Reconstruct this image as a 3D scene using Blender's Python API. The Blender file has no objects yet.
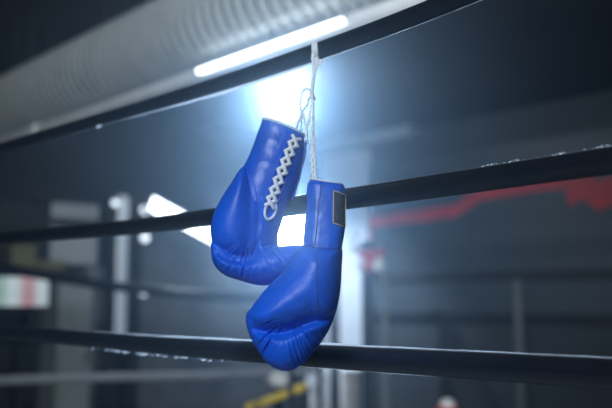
import bpy, bmesh, math, random
import numpy as np
from mathutils import Vector, Matrix
from mathutils.bvhtree import BVHTree

random.seed(7)
rng = np.random.default_rng(7)
sc = bpy.context.scene
COL = sc.collection
W_, H_, F_ = 612.0, 408.0, 850.0
PITCH = math.atan(96.0 / F_)
THETA = math.atan(756.0 * math.cos(PITCH) / F_)
CAM = Vector((0.0, 0.0, 1.83))
FH = Vector((math.sin(THETA), math.cos(THETA), 0))          # level heading
RT = Vector((math.cos(THETA), -math.sin(THETA), 0))         # camera right
UPZ = Vector((0, 0, 1))
FW = FH * math.cos(PITCH) + UPZ * math.sin(PITCH)
UP = UPZ * math.cos(PITCH) - FH * math.sin(PITCH)


def ray(px, py):
    return FW + RT * ((px - W_ / 2) / F_) + UP * ((H_ / 2 - py) / F_)


def at(px, py, depth):
    return CAM + ray(px, py) * depth


def on_x(px, py, X):
    r = ray(px, py)
    return CAM + r * ((X - CAM.x) / r.x)


def on_y(px, py, Y):
    r = ray(px, py)
    return CAM + r * ((Y - CAM.y) / r.y)


# ------------------------------------------------------------------ materials
def nt_new(name):
    m = bpy.data.materials.new(name)
    m.use_nodes = True
    nt = m.node_tree
    return m, nt, nt.nodes['Principled BSDF']


def surf(name, col, rough=0.6, metal=0.0, var=0.15, scale=6.0, bump=0.0, bscale=60.0, spec=0.5, coat=0.0):
    m, nt, p = nt_new(name)
    tc = nt.nodes.new('ShaderNodeTexCoord')
    nz = nt.nodes.new('ShaderNodeTexNoise')
    nz.inputs['Scale'].default_value = scale
    nz.inputs['Detail'].default_value = 4
    nt.links.new(tc.outputs['Object'], nz.inputs['Vector'])
    rp = nt.nodes.new('ShaderNodeValToRGB')
    rp.color_ramp.elements[0].position = 0.3
    rp.color_ramp.elements[1].position = 0.7
    rp.color_ramp.elements[0].color = (*[c * (1 - var) for c in col], 1)
    rp.color_ramp.elements[1].color = (*[min(1, c * (1 + var)) for c in col], 1)
    nt.links.new(nz.outputs['Fac'], rp.inputs['Fac'])
    nt.links.new(rp.outputs['Color'], p.inputs['Base Color'])
    p.inputs['Roughness'].default_value = rough
    p.inputs['Metallic'].default_value = metal
    p.inputs['Specular IOR Level'].default_value = spec
    p.inputs['Coat Weight'].default_value = coat
    if bump > 0:
        n2 = nt.nodes.new('ShaderNodeTexNoise')
        n2.inputs['Scale'].default_value = bscale
        n2.inputs['Detail'].default_value = 5
        nt.links.new(tc.outputs['Object'], n2.inputs['Vector'])
        b = nt.nodes.new('ShaderNodeBump')
        b.inputs['Strength'].default_value = bump
        b.inputs['Distance'].default_value = 0.01
        nt.links.new(n2.outputs['Fac'], b.inputs['Height'])
        nt.links.new(b.outputs['Normal'], p.inputs['Normal'])
    return m


def glow(name, col, strength):
    m, nt, p = nt_new(name)
    p.inputs['Base Color'].default_value = (0.8, 0.8, 0.8, 1)
    p.inputs['Emission Color'].default_value = (*col, 1)
    p.inputs['Emission Strength'].default_value = strength
    return m


def leather(name, col, rough=0.4, cell=240.0, strength=0.25):
    m, nt, p = nt_new(name)
    tc = nt.nodes.new('ShaderNodeTexCoord')
    nz = nt.nodes.new('ShaderNodeTexNoise')
    nz.inputs['Scale'].default_value = 14
    nz.inputs['Detail'].default_value = 5
    nt.links.new(tc.outputs['Object'], nz.inputs['Vector'])
    rp = nt.nodes.new('ShaderNodeValToRGB')
    rp.color_ramp.elements[0].position = 0.3
    rp.color_ramp.elements[1].position = 0.72
    rp.color_ramp.elements[0].color = (*[c * 0.82 for c in col], 1)
    rp.color_ramp.elements[1].color = (*[min(1, c * 1.15) for c in col], 1)
    nt.links.new(nz.outputs['Fac'], rp.inputs['Fac'])
    nt.links.new(rp.outputs['Color'], p.inputs['Base Color'])
    mr = nt.nodes.new('ShaderNodeMapRange')
    mr.inputs['To Min'].default_value = rough - 0.08
    mr.inputs['To Max'].default_value = rough + 0.12
    nt.links.new(nz.outputs['Fac'], mr.inputs['Value'])
    nt.links.new(mr.outputs['Result'], p.inputs['Roughness'])
    p.inputs['Specular IOR Level'].default_value = 0.30
    vo = nt.nodes.new('ShaderNodeTexVoronoi')
    vo.inputs['Scale'].default_value = cell
    nt.links.new(tc.outputs['Object'], vo.inputs['Vector'])
    n3 = nt.nodes.new('ShaderNodeTexNoise')
    n3.inputs['Scale'].default_value = 45
    n3.inputs['Detail'].default_value = 6
    nt.links.new(tc.outputs['Object'], n3.inputs['Vector'])
    mx = nt.nodes.new('ShaderNodeMath')
    mx.operation = 'MULTIPLY_ADD'
    nt.links.new(vo.outputs['Distance'], mx.inputs[0])
    mx.inputs[1].default_value = 0.25
    nt.links.new(n3.outputs['Fac'], mx.inputs[2])
    b = nt.nodes.new('ShaderNodeBump')
    b.inputs['Strength'].default_value = strength
    b.inputs['Distance'].default_value = 0.004
    nt.links.new(mx.outputs[0], b.inputs['Height'])
    nt.links.new(b.outputs['Normal'], p.inputs['Normal'])
    return m


M = {}
M['blue'] = leather('blue leather', (0.004, 0.088, 0.60), 0.40)
M['blue_cuff'] = leather('blue cuff leather', (0.004, 0.080, 0.55), 0.36, 120, 0.3)
M['seam'] = surf('dark blue stitching', (0.006, 0.03, 0.22), 0.6)
M['lining'] = surf('pale cuff lining', (0.62, 0.66, 0.72), 0.8)
M['lace'] = surf('white cotton lace', (0.78, 0.79, 0.80), 0.85, bump=0.4, bscale=500)
M['badge'] = surf('dark woven badge', (0.02, 0.024, 0.035), 0.7, var=0.6, scale=140)
M['gold'] = surf('gold thread', (0.55, 0.40, 0.16), 0.45)
M['rope'] = surf('black vinyl rope sleeve', (0.006, 0.008, 0.012), 0.28, bump=0.05, bscale=30, spec=0.35)
M['lint'] = surf('white lint', (0.85, 0.88, 0.9), 0.8)
M['duct'] = surf('grey duct jacket', (0.44, 0.48, 0.49), 0.34, var=0.08, metal=0.25, bump=0.05, bscale=8)
M['pipe'] = surf('pale grey pipe paint', (0.80, 0.83, 0.84), 0.35, var=0.06)
M['ceiling'] = surf('dark ceiling plaster', (0.018, 0.020, 0.024), 0.85, var=0.35, scale=0.7)
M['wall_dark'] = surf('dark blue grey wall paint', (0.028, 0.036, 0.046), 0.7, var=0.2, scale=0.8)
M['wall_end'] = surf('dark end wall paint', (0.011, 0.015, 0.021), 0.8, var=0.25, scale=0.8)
M['white_wall'] = surf('white wall paint', (0.55, 0.58, 0.62), 0.7, var=0.05)
M['trim'] = surf('pale trim paint', (0.30, 0.33, 0.37), 0.6, var=0.08)
M['trim_dark'] = surf('black trim', (0.008, 0.010, 0.014), 0.6)
M['panel'] = surf('blue grey wall panel', (0.040, 0.055, 0.072), 0.55, var=0.15, scale=1.2)
M['red'] = surf('red paint', (0.60, 0.035, 0.04), 0.6)
M['red_leather'] = leather('red leather', (0.55, 0.015, 0.02), 0.35)
M['white_leather'] = leather('white leather', (0.80, 0.80, 0.80), 0.4)
M['steel'] = surf('dark steel', (0.012, 0.015, 0.020), 0.5, metal=0.3)
M['wire'] = surf('grey wire', (0.10, 0.12, 0.14), 0.5, metal=0.5)
M['grey_pad'] = surf('grey wall padding', (0.13, 0.145, 0.165), 0.7, var=0.35, scale=2.2)
M['locker'] = surf('pale grey metal locker', (0.27, 0.31, 0.32), 0.5, var=0.08)
M['yellow'] = surf('yellow paint', (0.75, 0.55, 0.04), 0.5)
M['dull_yellow'] = surf('dull yellow vinyl', (0.13, 0.13, 0.06), 0.6)
M['canvas'] = surf('grey ring canvas', (0.20, 0.22, 0.25), 0.85)
M['floor'] = surf('dark rubber floor', (0.03, 0.034, 0.04), 0.6)
M['white_box'] = surf('white laminate', (0.82, 0.84, 0.86), 0.5)
M['flood'] = glow('floodlight lens', (0.66, 0.82, 1.0), 40)
M['globe'] = glow('ceiling globe', (0.74, 0.87, 1.0), 260)
M['tube'] = glow('streak tube', (0.88, 0.95, 1.0), 5)
M['panel_lamp'] = glow('lit lamp panel', (0.80, 0.89, 1.0), 5)
M['glint'] = glow('round bulb', (0.75, 0.87, 1.0), 1.6)
M['strip'] = glow('daylight slit', (0.45, 0.62, 0.80), 0.22)
M['window'] = glow('frosted daylight pane', (0.55, 0.66, 0.70), 0.06)


def translucent(name):
    m, nt, p = nt_new(name)
    p.inputs['Base Color'].default_value = (0.75, 0.80, 0.85, 1)
    p.inputs['Roughness'].default_value = 0.2
    tr = nt.nodes.new('ShaderNodeBsdfTranslucent')
    nz = nt.nodes.new('ShaderNodeTexNoise')
    nz.inputs['Scale'].default_value = 9
    rp = nt.nodes.new('ShaderNodeValToRGB')
    rp.color_ramp.elements[0].color = (0.35, 0.38, 0.42, 1)
    rp.color_ramp.elements[1].color = (0.85, 0.9, 0.95, 1)
    nt.links.new(nz.outputs['Fac'], rp.inputs['Fac'])
    nt.links.new(rp.outputs['Color'], tr.inputs['Color'])
    gl = nt.nodes.new('ShaderNodeBsdfGlossy')
    gl.inputs['Roughness'].default_value = 0.25
    gl.inputs['Color'].default_value = (0.5, 0.5, 0.5, 1)
    mx = nt.nodes.new('ShaderNodeMixShader')
    mx.inputs[0].default_value = 0.15
    nt.links.new(tr.outputs[0], mx.inputs[1])
    nt.links.new(gl.outputs[0], mx.inputs[2])
    nt.links.new(mx.outputs[0], nt.nodes['Material Output'].inputs['Surface'])
    return m


M['lint'].node_tree.nodes['Principled BSDF'].inputs['Subsurface Weight'].default_value = 1.0
M['lint'].node_tree.nodes['Principled BSDF'].inputs['Subsurface Radius'].default_value = (1, 1, 1)
M['lint'].node_tree.nodes['Principled BSDF'].inputs['Subsurface Scale'].default_value = 0.006
M['rim_strip'] = translucent('rim light strip')
M['flake'] = translucent('white lint flakes')


M['window'].node_tree.nodes['Principled BSDF'].inputs['Base Color'].default_value = (0.22, 0.25, 0.27, 1)

# ------------------------------------------------------------------ object helpers
def link(name, me, mat=None, parent=None, smooth=False):
    o = bpy.data.objects.new(name, me)
    COL.objects.link(o)
    if mat:
        me.materials.append(M[mat] if isinstance(mat, str) else mat)
    if smooth:
        me.polygons.foreach_set('use_smooth', [True] * len(me.polygons))
    if parent:
        o.parent = parent
        o.matrix_parent_inverse = Matrix.Identity(4)
        o.location = o.location
    return o


def tag(o, label, cat, group=None, kind=None):
    o['label'] = label
    o['category'] = cat
    if group:
        o['group'] = group
    if kind:
        o['kind'] = kind
    return o


def thing(name, loc, label, cat, group=None, rotz=0.0):
    o = bpy.data.objects.new(name, None)
    o.empty_display_size = 0.1
    COL.objects.link(o)
    o.location = loc
    o.rotation_euler = (0, 0, rotz)
    return tag(o, label, cat, group)


class MB:
    """collects shapes in world space (or relative to an origin) into one mesh"""
    def __init__(s, origin=(0, 0, 0)):
        s.bm = bmesh.new()
        s.o = Vector(origin)

    def box(s, lo, hi, bev=0.0):
        lo, hi = Vector(lo) - s.o, Vector(hi) - s.o
        lo, hi = Vector([min(a, b) for a, b in zip(lo, hi)]), Vector([max(a, b) for a, b in zip(lo, hi)])
        r = bmesh.ops.create_cube(s.bm, size=1.0)
        vs = r['verts']
        for v in vs:
            v.co = Vector([lo[i] + (v.co[i] + 0.5) * (hi[i] - lo[i]) for i in range(3)])
        if bev > 0:
            es = list({e for v in vs for e in v.link_edges})
            bmesh.ops.bevel(s.bm, geom=es, offset=bev, segments=2, affect='EDGES', profile=0.5)
        return s

    def tube(s, pts, rad, n=12, closed=False, caps=True):
        pts = [Vector(p) - s.o for p in pts]
        N = len(pts)
        rads = rad if hasattr(rad, '__len__') else [rad] * N
        rings = []
        prev = None
        for i, p in enumerate(pts):
            if closed:
                t = (pts[(i + 1) % N] - pts[i - 1]).normalized()
            else:
                t = (pts[min(i + 1, N - 1)] - pts[max(i - 1, 0)]).normalized()
            if prev is None:
                a = Vector((0, 0, 1)) if abs(t.z) < 0.9 else Vector((1, 0, 0))
                prev = (a - t * a.dot(t)).normalized()
            else:
                prev = (prev - t * prev.dot(t)).normalized()
            b = t.cross(prev)
            rings.append([s.bm.verts.new(p + (prev * math.cos(2 * math.pi * k / n) + b * math.sin(2 * math.pi * k / n)) * rads[i]) for k in range(n)])
        for i in range(N if closed else N - 1):
            A, B = rings[i], rings[(i + 1) % N]
            for k in range(n):
                s.bm.faces.new((A[k], A[(k + 1) % n], B[(k + 1) % n], B[k]))
        if caps and not closed:
            s.bm.faces.new([s.bm.verts.new(v.co) for v in rings[0][::-1]])
            s.bm.faces.new([s.bm.verts.new(v.co) for v in rings[-1]])
        return s

    def ball(s, c, r, sub=2, scale=(1, 1, 1)):
        m = Matrix.Translation(Vector(c) - s.o) @ Matrix.Diagonal((r * scale[0], r * scale[1], r * scale[2], 1))
        bmesh.ops.create_icosphere(s.bm, subdivisions=sub, radius=1.0, matrix=m)
        return s

    def prism(s, poly, d):
        """poly: list of world points (planar), extruded by vector d"""
        vs = [s.bm.verts.new(Vector(p) - s.o) for p in poly]
        f = s.bm.faces.new(vs)
        r = bmesh.ops.extrude_face_region(s.bm, geom=[f])
        for v in r['geom']:
            if isinstance(v, bmesh.types.BMVert):
                v.co += Vector(d)
        return s

    def build(s, name, mat, parent=None, smooth=False, loc=None):
        bmesh.ops.recalc_face_normals(s.bm, faces=s.bm.faces[:])
        me = bpy.data.meshes.new(name)
        s.bm.to_mesh(me)
        s.bm.free()
        o = link(name, me, mat, parent, smooth)
        if parent is None:
            o.location = s.o if loc is None else loc
        return o


def spline(pts, per=8, closed=False):
    P = [np.array(p, float) for p in pts]
    n = len(P)
    out = []
    rngi = range(n if closed else n - 1)
    for i in rngi:
        if closed:
            p0, p1, p2, p3 = P[i - 1], P[i], P[(i + 1) % n], P[(i + 2) % n]
        else:
            p0, p1, p2, p3 = P[max(i - 1, 0)], P[i], P[i + 1], P[min(i + 2, n - 1)]
        for k in range(per):
            t = k / per
            out.append(0.5 * ((2 * p1) + (-p0 + p2) * t + (2 * p0 - 5 * p1 + 4 * p2 - p3) * t * t + (-p0 + 3 * p1 - 3 * p2 + p3) * t ** 3))
    if not closed:
        out.append(P[-1])
    return np.array(out)


# ------------------------------------------------------------------ camera
cam_d = bpy.data.cameras.new('camera')
cam_d.sensor_width = 36.0
cam_d.lens = F_ / W_ * 36.0
cam_d.clip_start = 0.05
cam = bpy.data.objects.new('camera', cam_d)
COL.objects.link(cam)
cam.matrix_world = Matrix.Translation(CAM) @ Matrix((RT, UP, -FW)).transposed().to_4x4()
sc.camera = cam
cam_d.dof.use_dof = True
cam_d.dof.focus_distance = 1.20
cam_d.dof.aperture_fstop = 2.9
cam_d.dof.aperture_blades = 0

# ------------------------------------------------------------------ setting
CEIL = CAM.z + 2.40
XB = on_x(375, 137, 1.0)
XB = 2.40 / ((XB.z - CAM.z) / 1.0)
r_ = ray(230, 131)
YE = 2.40 / (r_.z / r_.y)
print('BACK WALL x', XB, 'END WALL y', YE)


def structure(o, label=None):
    o['kind'] = 'structure'
    return o


structure(MB().box((-6.5, -6, -0.1), (XB + 0.2, YE + 0.2, 0)).build('floor', 'floor'))
structure(MB().box((-6.5, -6, CEIL), (XB + 0.2, YE + 0.2, CEIL + 0.1)).build('ceiling', 'ceiling'))
structure(MB().box((XB, -6, 0), (XB + 0.2, YE + 0.2, CEIL)).build('wall_back', 'wall_dark'))
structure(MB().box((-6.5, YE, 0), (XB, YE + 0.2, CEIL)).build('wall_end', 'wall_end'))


def back_box(x0, x1, y0, y1, thick, off=0.0):
    """box lying on the back wall, from pixel bounds"""
    xm, ym = (x0 + x1) / 2, (y0 + y1) / 2
    X = XB - off
    a, b = on_x(x0, ym, X), on_x(x1, ym, X)
    c, d = on_x(xm, y0, X), on_x(xm, y1, X)
    return (X - thick, a.y, c.z), (X, b.y, d.z)


def end_box(x0, x1, y0, y1, thick, off=0.0, Y=None):
    xm, ym = (x0 + x1) / 2, (y0 + y1) / 2
    Y = (YE if Y is None else Y) - off
    a, b = on_y(x0, ym, Y), on_y(x1, ym, Y)
    c, d = on_y(xm, y0, Y), on_y(xm, y1, Y)
    return (a.x, Y - thick, c.z), (b.x, Y, d.z)


# pale beam under the ceiling of the back wall
lo, hi = back_box(300, 418, 128, 150, 0.35)
zb = on_x(372, 147, XB).z
structure(MB().box((XB - 0.30, on_x(424, 140, XB).y, zb), (XB, YE, CEIL), 0.02).build('trim_1', 'trim'))
# white pier between the corner and the dark panelled part
lo, hi = back_box(300, 373, 156, 350, 0.12)
structure(MB().box((lo[0], lo[1], 0), (hi[0], hi[1], lo[2]), 0.01).build('trim_2', 'white_wall'))
# dark panelling with rails
zt, zl = on_x(530, 270, XB).z, on_x(530, 280, XB).z
yL, yR = on_x(374, 275, XB).y, -5.9
structure(MB().box((XB - 0.06, yL, zt + 0.0), (XB, yR, on_x(480, 150, XB).z)).build('trim_3', 'panel'))
structure(MB().box((XB - 0.10, yL, zl), (XB, yR, zt)).build('trim_4', 'trim_dark'))
zq = on_x(530, 313, XB).z
structure(MB().box((XB - 0.06, yL, zq), (XB, yR, zl)).build('trim_5', 'panel'))
structure(MB().box((XB - 0.10, yL, zq - 0.08), (XB, yR, zq)).build('trim_6', 'trim_dark'))
a = on_x(519, 300, XB); b = on_x(526, 300, XB)
structure(MB().box((XB - 0.11, a.y, 0), (XB - 0.06, b.y, zl)).build('trim_7', 'grey_pad'))

# red painted line on the back wall
px_line = [(368, 243), (370, 222), (412, 217), (456, 211), (478, 195), (520, 187), (566, 181), (572, 193), (585, 184), (598, 196), (625, 186)]
XW = XB - 0.062
pts = [on_x(x, y, XW) for x, y in px_line]
hw = 0.085
mb = MB(pts[0])
ribbon_t, ribbon_b = [], []
for i, p in enumerate(pts):
    t = (pts[min(i + 1, len(pts) - 1)] - pts[max(i - 1, 0)]).normalized()
    nrm = Vector((0, -t.z, t.y))
    ribbon_t.append(p + nrm * hw * (2.0 if i > 6 else 1))
    ribbon_b.append(p - nrm * hw * (2.0 if i > 6 else 1))
for i in range(len(pts) - 1):
    mb.prism([ribbon_t[i], ribbon_t[i + 1], ribbon_b[i + 1], ribbon_b[i]], (-0.004, 0, 0))
tag(mb.build('wall_stripe', 'red'), 'red jagged stripe painted along the dark back wall', 'wall stripe')

# ------------------------------------------------------------------ ring
XR = at(315, 204, 1.34).x
print('ROPE x', XR)
ring = thing('ring_platform', (-1.6, 1.2, 0), 'raised boxing ring platform with grey canvas', 'boxing ring')
MB(ring.location).box((-4.6, -2.2, 0.92), (XR + 0.55, 4.8, 1.0), 0.01).build('canvas', 'canvas', ring)
MB(ring.location).box((-4.5, -2.1, 0.0), (XR + 0.50, 4.7, 0.92)).build('apron', 'rope', ring)
for y, lb in ((-1.75, 'padded black ring post at the near end of the ropes'), (4.25, 'padded black ring post at the far end of the ropes')):
    p = thing('ring_post', (XR, y, 1.0), lb, 'ring post', 'ring corner posts')
    MB(p.location).tube([(XR, y, 1.0), (XR, y, 2.6)], 0.05, 20).build('post', 'steel', p, True)
    MB(p.location).box((XR - 0.09, y - 0.07, 1.2), (XR + 0.09, y + 0.07, 2.5), 0.03).build('corner_pad', 'rope', p)

ROPES = {
    'top': [(60, 131), (150, 105.5), (210, 87.5), (255, 73), (300, 57.5), (360, 37), (400, 22.5), (430, 11), (470, -6)],
    'middle': [(0, 238.5), (75, 232.5), (150, 225.5), (210, 217.5), (290, 206.5), (370, 195.7), (430, 187.2), (492, 177.7), (552, 168.8), (612, 160)],
    'bottom': [(0, 332), (60, 336.5), (150, 345), (210, 349), (290, 354.3), (370, 359.3), (430, 362.6), (552, 370.2), (612, 374)],
}
ROPE_LABEL = {
    'top': 'topmost black ring rope, the one the gloves hang from',
    'middle': 'middle black ring rope passing behind the glove cuffs',
    'bottom': 'lowest black ring rope passing behind the front glove fist',
}
ROPE_R = {'top': 0.0142, 'middle': 0.0158, 'bottom': 0.0172}
ROPE_PTS = {}
# how far the rim-light strip stands out of the sleeve, by place along each rope
RIM_STRIP = {
    'top': ((-1, [(0, .0002), (110, .0004), (175, .0022), (205, .0058), (300, .0050), (318, .0014), (470, .0009), (612, .0005)]),),
    'middle': ((1, [(0, -.0005), (250, -.0005), (360, .0003), (460, .0008), (612, .0006)]),),
    'bottom': ((1, [(0, .0002), (120, .0008), (170, .0022), (260, .0036), (340, .0032), (400, .0020), (612, .0011)]),
               (-1, [(0, -.0005), (200, -.0004), (250, .0006), (345, .0012), (440, .0009), (520, -.0003), (612, -.0005)])),
}


def rope_section(c, t, r, n=28):
    """slightly flattened vinyl sleeve"""
    side = t.cross(UPZ).normalized()
    up = side.cross(t).normalized()
    ring = []
    for k in range(n):
        a = 2 * math.pi * k / n
        ca, sa = math.cos(a), math.sin(a)
        rr = r * (1 + 0.03 * math.cos(4 * a))
        ring.append(c + side * ca * rr * 0.94 + up * sa * rr)
    return ring


for key, pl in ROPES.items():
    P = [on_x(x, y, XR) for x, y in pl]
    ext0 = P[0] + (P[0] - P[1]).normalized() * (P[0].y - 4.16) / (P[0] - P[1]).normalized().y * -1
    ext1 = P[-1] + (P[-1] - P[-2]).normalized() * (P[-1].y + 1.66) / abs((P[-1] - P[-2]).normalized().y)
    ctrl = [ext0] + P + [ext1]
    cy = np.array([p.y for p in ctrl])[::-1]
    cz = np.array([p.z for p in ctrl])[::-1]
    gy = np.linspace(cy[-1], cy[0], 150)
    line = np.stack([np.full(150, XR), gy, np.interp(gy, cy, cz)], 1)
    # light smoothing so that the sag reads as one curve
    for _ in range(14):
        line[1:-1] = 0.25 * line[:-2] + 0.5 * line[1:-1] + 0.25 * line[2:]
    ROPE_PTS[key] = line
    root = thing('ring_rope', line[len(line) // 2], ROPE_LABEL[key], 'ring rope', 'ring ropes')
    mb = MB(root.location)
    rings = []
    for i, p in enumerate(line):
        t = Vector(line[min(i + 1, len(line) - 1)] - line[max(i - 1, 0)]).normalized()
        rr = ROPE_R[key]
        rings.append([mb.bm.verts.new(q - mb.o) for q in rope_section(Vector(p), t, rr)])
    n = 28
    for A, B in zip(rings[:-1], rings[1:]):
        for k in range(n):
            mb.bm.faces.new((A[k], A[(k + 1) % n], B[(k + 1) % n], B[k]))
    mb.bm.faces.new(rings[0]); mb.bm.faces.new(rings[-1])
    mb.build('sleeve', 'rope', root, True)
    # translucent strips added along the sleeve edges to imitate rim light
    for sd, prof in RIM_STRIP[key]:
        mb = MB(root.location)
        wy = [on_x(x, np.interp(x, [q[0] for q in pl], [q[1] for q in pl]), XR).y for x, _ in prof]
        hh = np.interp(line[:, 1], wy[::-1], [h for _, h in prof][::-1])
        ea = [mb.bm.verts.new(Vector(p) + UPZ * sd * (ROPE_R[key] - .001) + Vector((.001, 0, 0)) - mb.o) for p in line]
        eb_ = [mb.bm.verts.new(Vector(p) + UPZ * sd * (ROPE_R[key] + h * (1 + .2 * math.sin(i * 1.7))) + Vector((.001, 0, 0)) - mb.o) for i, (p, h) in enumerate(zip(line, hh))]
        for i in range(len(line) - 1):
            mb.bm.faces.new((ea[i], ea[i + 1], eb_[i + 1], eb_[i]))
        mb.build('rim_strip', M['rim_strip'], root, True)['label'] = 'thin translucent strip imitating rim light'
    # bits of white lint caught on the sleeve
    mb = MB(root.location)

    def bits(xs, side, size):
        for x in xs:
            yy = np.interp(x, [q[0] for q in pl], [q[1] for q in pl])
            c = on_x(x, yy, XR)
            c = c + UPZ * side * ROPE_R[key] * 1.02 + Vector((random.uniform(-.003, .003), 0, random.uniform(-.0005, .001)))
            for _ in range(random.randint(1, 3)):
                q = c + Vector((random.uniform(-.002, .002), random.uniform(-.004, .004), random.uniform(-.0008, .0012)))
                k_, st_, an_ = size * random.uniform(.5, 1.2), random.uniform(1, 2.2), random.uniform(-.6, .6)
                ax_ = (Vector((0, 1, 0)) * math.cos(an_) + Vector((1, 0, 0)) * math.sin(an_))
                mb.bm.faces.new([mb.bm.verts.new(q + ax_ * k_ * st_ * math.cos(a_) + UPZ * k_ * math.sin(a_) - mb.o) for a_ in (0.2, 1.3, 2.4, 3.7, 5.1)])
    if key == 'middle':
        bits([376, 394, 418, 482, 483, 491, 496, 505, 509, 512, 515, 518, 521, 524, 533, 540, 548, 553, 557, 560, 563, 574, 586, 588, 597, 600, 605, 609], 1, 0.0011)
    elif key == 'bottom':
        bits([93 + 2.9 * i + random.uniform(-1.2, 1.2) for i in range(42)] + [222, 231], -1, 0.0034)
        bits([458, 460, 464], 1, 0.0009)
    else:
        bits([100, 101], -1, 0.003)
        bits([250, 322], -1, 0.001)
    lo_ = mb.build('lint', M['flake'], root)
    lo_['kind'] = 'stuff'
    lo_['label'] = 'white specks of lint'

# ------------------------------------------------------------------ duct, pipe, streak tube (all run along Y)
def ang(px, py):
    r = ray(px, py)
    return math.atan2(r.z, r.x)


a_up = 0.5 * (ang(0, 76) + ang(150, 1))
a_lo = 0.5 * (ang(0, 148) + ang(250, 64))
DR = 0.30
rho = DR / math.sin((a_up - a_lo) / 2)
amid = (a_up + a_lo) / 2
DX, DZ = CAM.x + rho * math.cos(amid), CAM.z + rho * math.sin(amid)
print('DUCT', DX, DZ, rho)


def along(px, py, rad):
    """y where the pixel ray reaches the line at distance rad in the x-z plane"""
    r = ray(px, py)
    k = rad / math.hypot(r.x, r.z)
    return CAM + r * k


duct = thing('air_duct', (DX, 2.0, DZ), 'big pale grey ribbed air duct running above the ropes', 'duct')
mb = MB(duct.location)
n = 72
y0, y1, pitch = -1.5, YE - 0.1, 0.095
ys, rs = [], []
y = y0
k = 0
while y < y1:
    for f_, h_ in ((0.0, 0.0), (0.2, 0.0), (0.35, 0.6), (0.5, 1.0), (0.65, 0.6), (0.8, 0.0)):
        ys.append(y + f_ * pitch)
        rs.append(DR - 0.024 + 0.024 * h_)
    y += pitch
rings = []
for yy, rr in zip(ys, rs):
    rings.append([mb.bm.verts.new(Vector((DX + rr * math.cos(2 * math.pi * q / n), yy, DZ + rr * math.sin(2 * math.pi * q / n))) - mb.o) for q in range(n)])
for A, B in zip(rings[:-1], rings[1:]):
    for q in range(n):
        mb.bm.faces.new((A[q], A[(q + 1) % n], B[(q + 1) % n], B[q]))
mb.bm.faces.new(rings[0]); mb.bm.faces.new(rings[-1])
mb.build('duct_shell', 'duct', duct, True)
for yy in np.arange(-1.0, YE - 0.3, 1.6):
    for sx_ in (-.15, .15):
        MB(duct.location).tube([(DX + sx_, yy, DZ + DR * 0.8), (DX + sx_, yy, CEIL)], 0.006, 8).build('hanger', 'steel', duct)

# smooth pipe below the duct
ap = 0.5 * (ang(0, 143) + ang(197, 78))
rp_ = rho - 0.30
PX, PZ = CAM.x + rp_ * math.cos(ap), CAM.z + rp_ * math.sin(ap)
pipe = thing('service_pipe', (PX, 2, PZ), 'smooth pale grey pipe under the ribbed duct', 'pipe')
MB(pipe.location).tube([(PX, -1.5, PZ), (PX, YE - .1, PZ)], 0.045, 24).build('pipe_run', 'pipe', pipe, True)
for yy in (0.3, 3.5, 6.7):
    MB(pipe.location).tube([(PX, yy, PZ + .04), (PX, yy, CEIL)], 0.006, 8).build('hanger', 'steel', pipe)
yc = along(36, 136, rp_).y
MB(pipe.location).tube([(PX, yc - .10, PZ), (PX, yc + .10, PZ)], 0.06, 24).build('coupling', 'pipe', pipe, True)

# streak tube added on the duct flank to imitate the reflected streak
at_ = 0.5 * (ang(200, 74) + ang(300, 32))
rt_ = rho * math.cos(a_up - amid) * 0.90
TX, TZ = CAM.x + rt_ * math.cos(at_), CAM.z + rt_ * math.sin(at_)
ya, yb = along(199, 73, rt_).y, along(340, 14, rt_).y
tube = thing('duct_streak', (TX, (ya + yb) / 2, TZ), 'glowing white tube imitating a reflected streak on the duct', 'lamp')
MB(tube.location).tube([(TX, ya, TZ), (TX, yb, TZ)], 0.013, 16).build('tube', 'tube', tube, True)
for yy in (ya + .02, yb - .02):
    MB(tube.location).tube([(TX, yy, TZ), (TX + .06, yy, TZ + .03)], 0.008, 8).build('clip', 'steel', tube)


# ------------------------------------------------------------------ glove modelling: implicit surfaces on a grid
def poly_dist(poly, U, V):
    """signed distance, positive inside"""
    P = np.asarray(poly, float)
    d2 = np.full(U.shape, 1e9)
    ins = np.zeros(U.shape, bool)
    for i in range(len(P)):
        a, b = P[i - 1], P[i]
        e = b - a
        L = e @ e
        if L < 1e-9:
            continue
        t = np.clip(((U - a[0]) * e[0] + (V - a[1]) * e[1]) / L, 0, 1)
        d2 = np.minimum(d2, (U - a[0] - t * e[0]) ** 2 + (V - a[1] - t * e[1]) ** 2)
        c = (a[1] > V) != (b[1] > V)
        with np.errstate(divide='ignore', invalid='ignore'):
            xi = a[0] + (V - a[1]) * e[0] / (e[1] if abs(e[1]) > 1e-12 else 1e-12)
        ins ^= c & (U < xi)
    d = np.sqrt(d2)
    return np.where(ins, d, -d)


def blur(A, s):
    r = int(3 * s) + 1
    k = np.exp(-0.5 * (np.arange(-r, r + 1) / s) ** 2)
    k /= k.sum()
    for ax in (0, 1):
        pad = [(0, 0), (0, 0)]
        pad[ax] = (r, r)
        B = np.pad(A, pad, mode='edge')
        A = sum(k[i] * np.take(B, np.arange(i, i + A.shape[ax]), axis=ax) for i in range(2 * r + 1))
    return A


def inflate(poly, U, V, Wd, R, T, w0, sm=2.0, dome=1.0):
    """closed pillow with the given outline; T half thickness; approx distance in px"""
    D = poly_dist(spline(poly, 8, True), U, V)
    Dm = blur(D, sm)
    keep = np.clip(D / 6.0, 0, 1)
    D = D * (1 - keep) + Dm * keep
    q = np.clip((R - D) / R, 0, None)
    w0 = w0 if not callable(w0) else w0(U, V)
    w0 = np.asarray(w0, float)
    w0 = w0[..., None] if w0.ndim == 2 else w0
    F = np.sqrt(q[..., None] ** 2 + ((Wd - w0) / T) ** 2) - 1.0
    return F * min(R, T)


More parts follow.
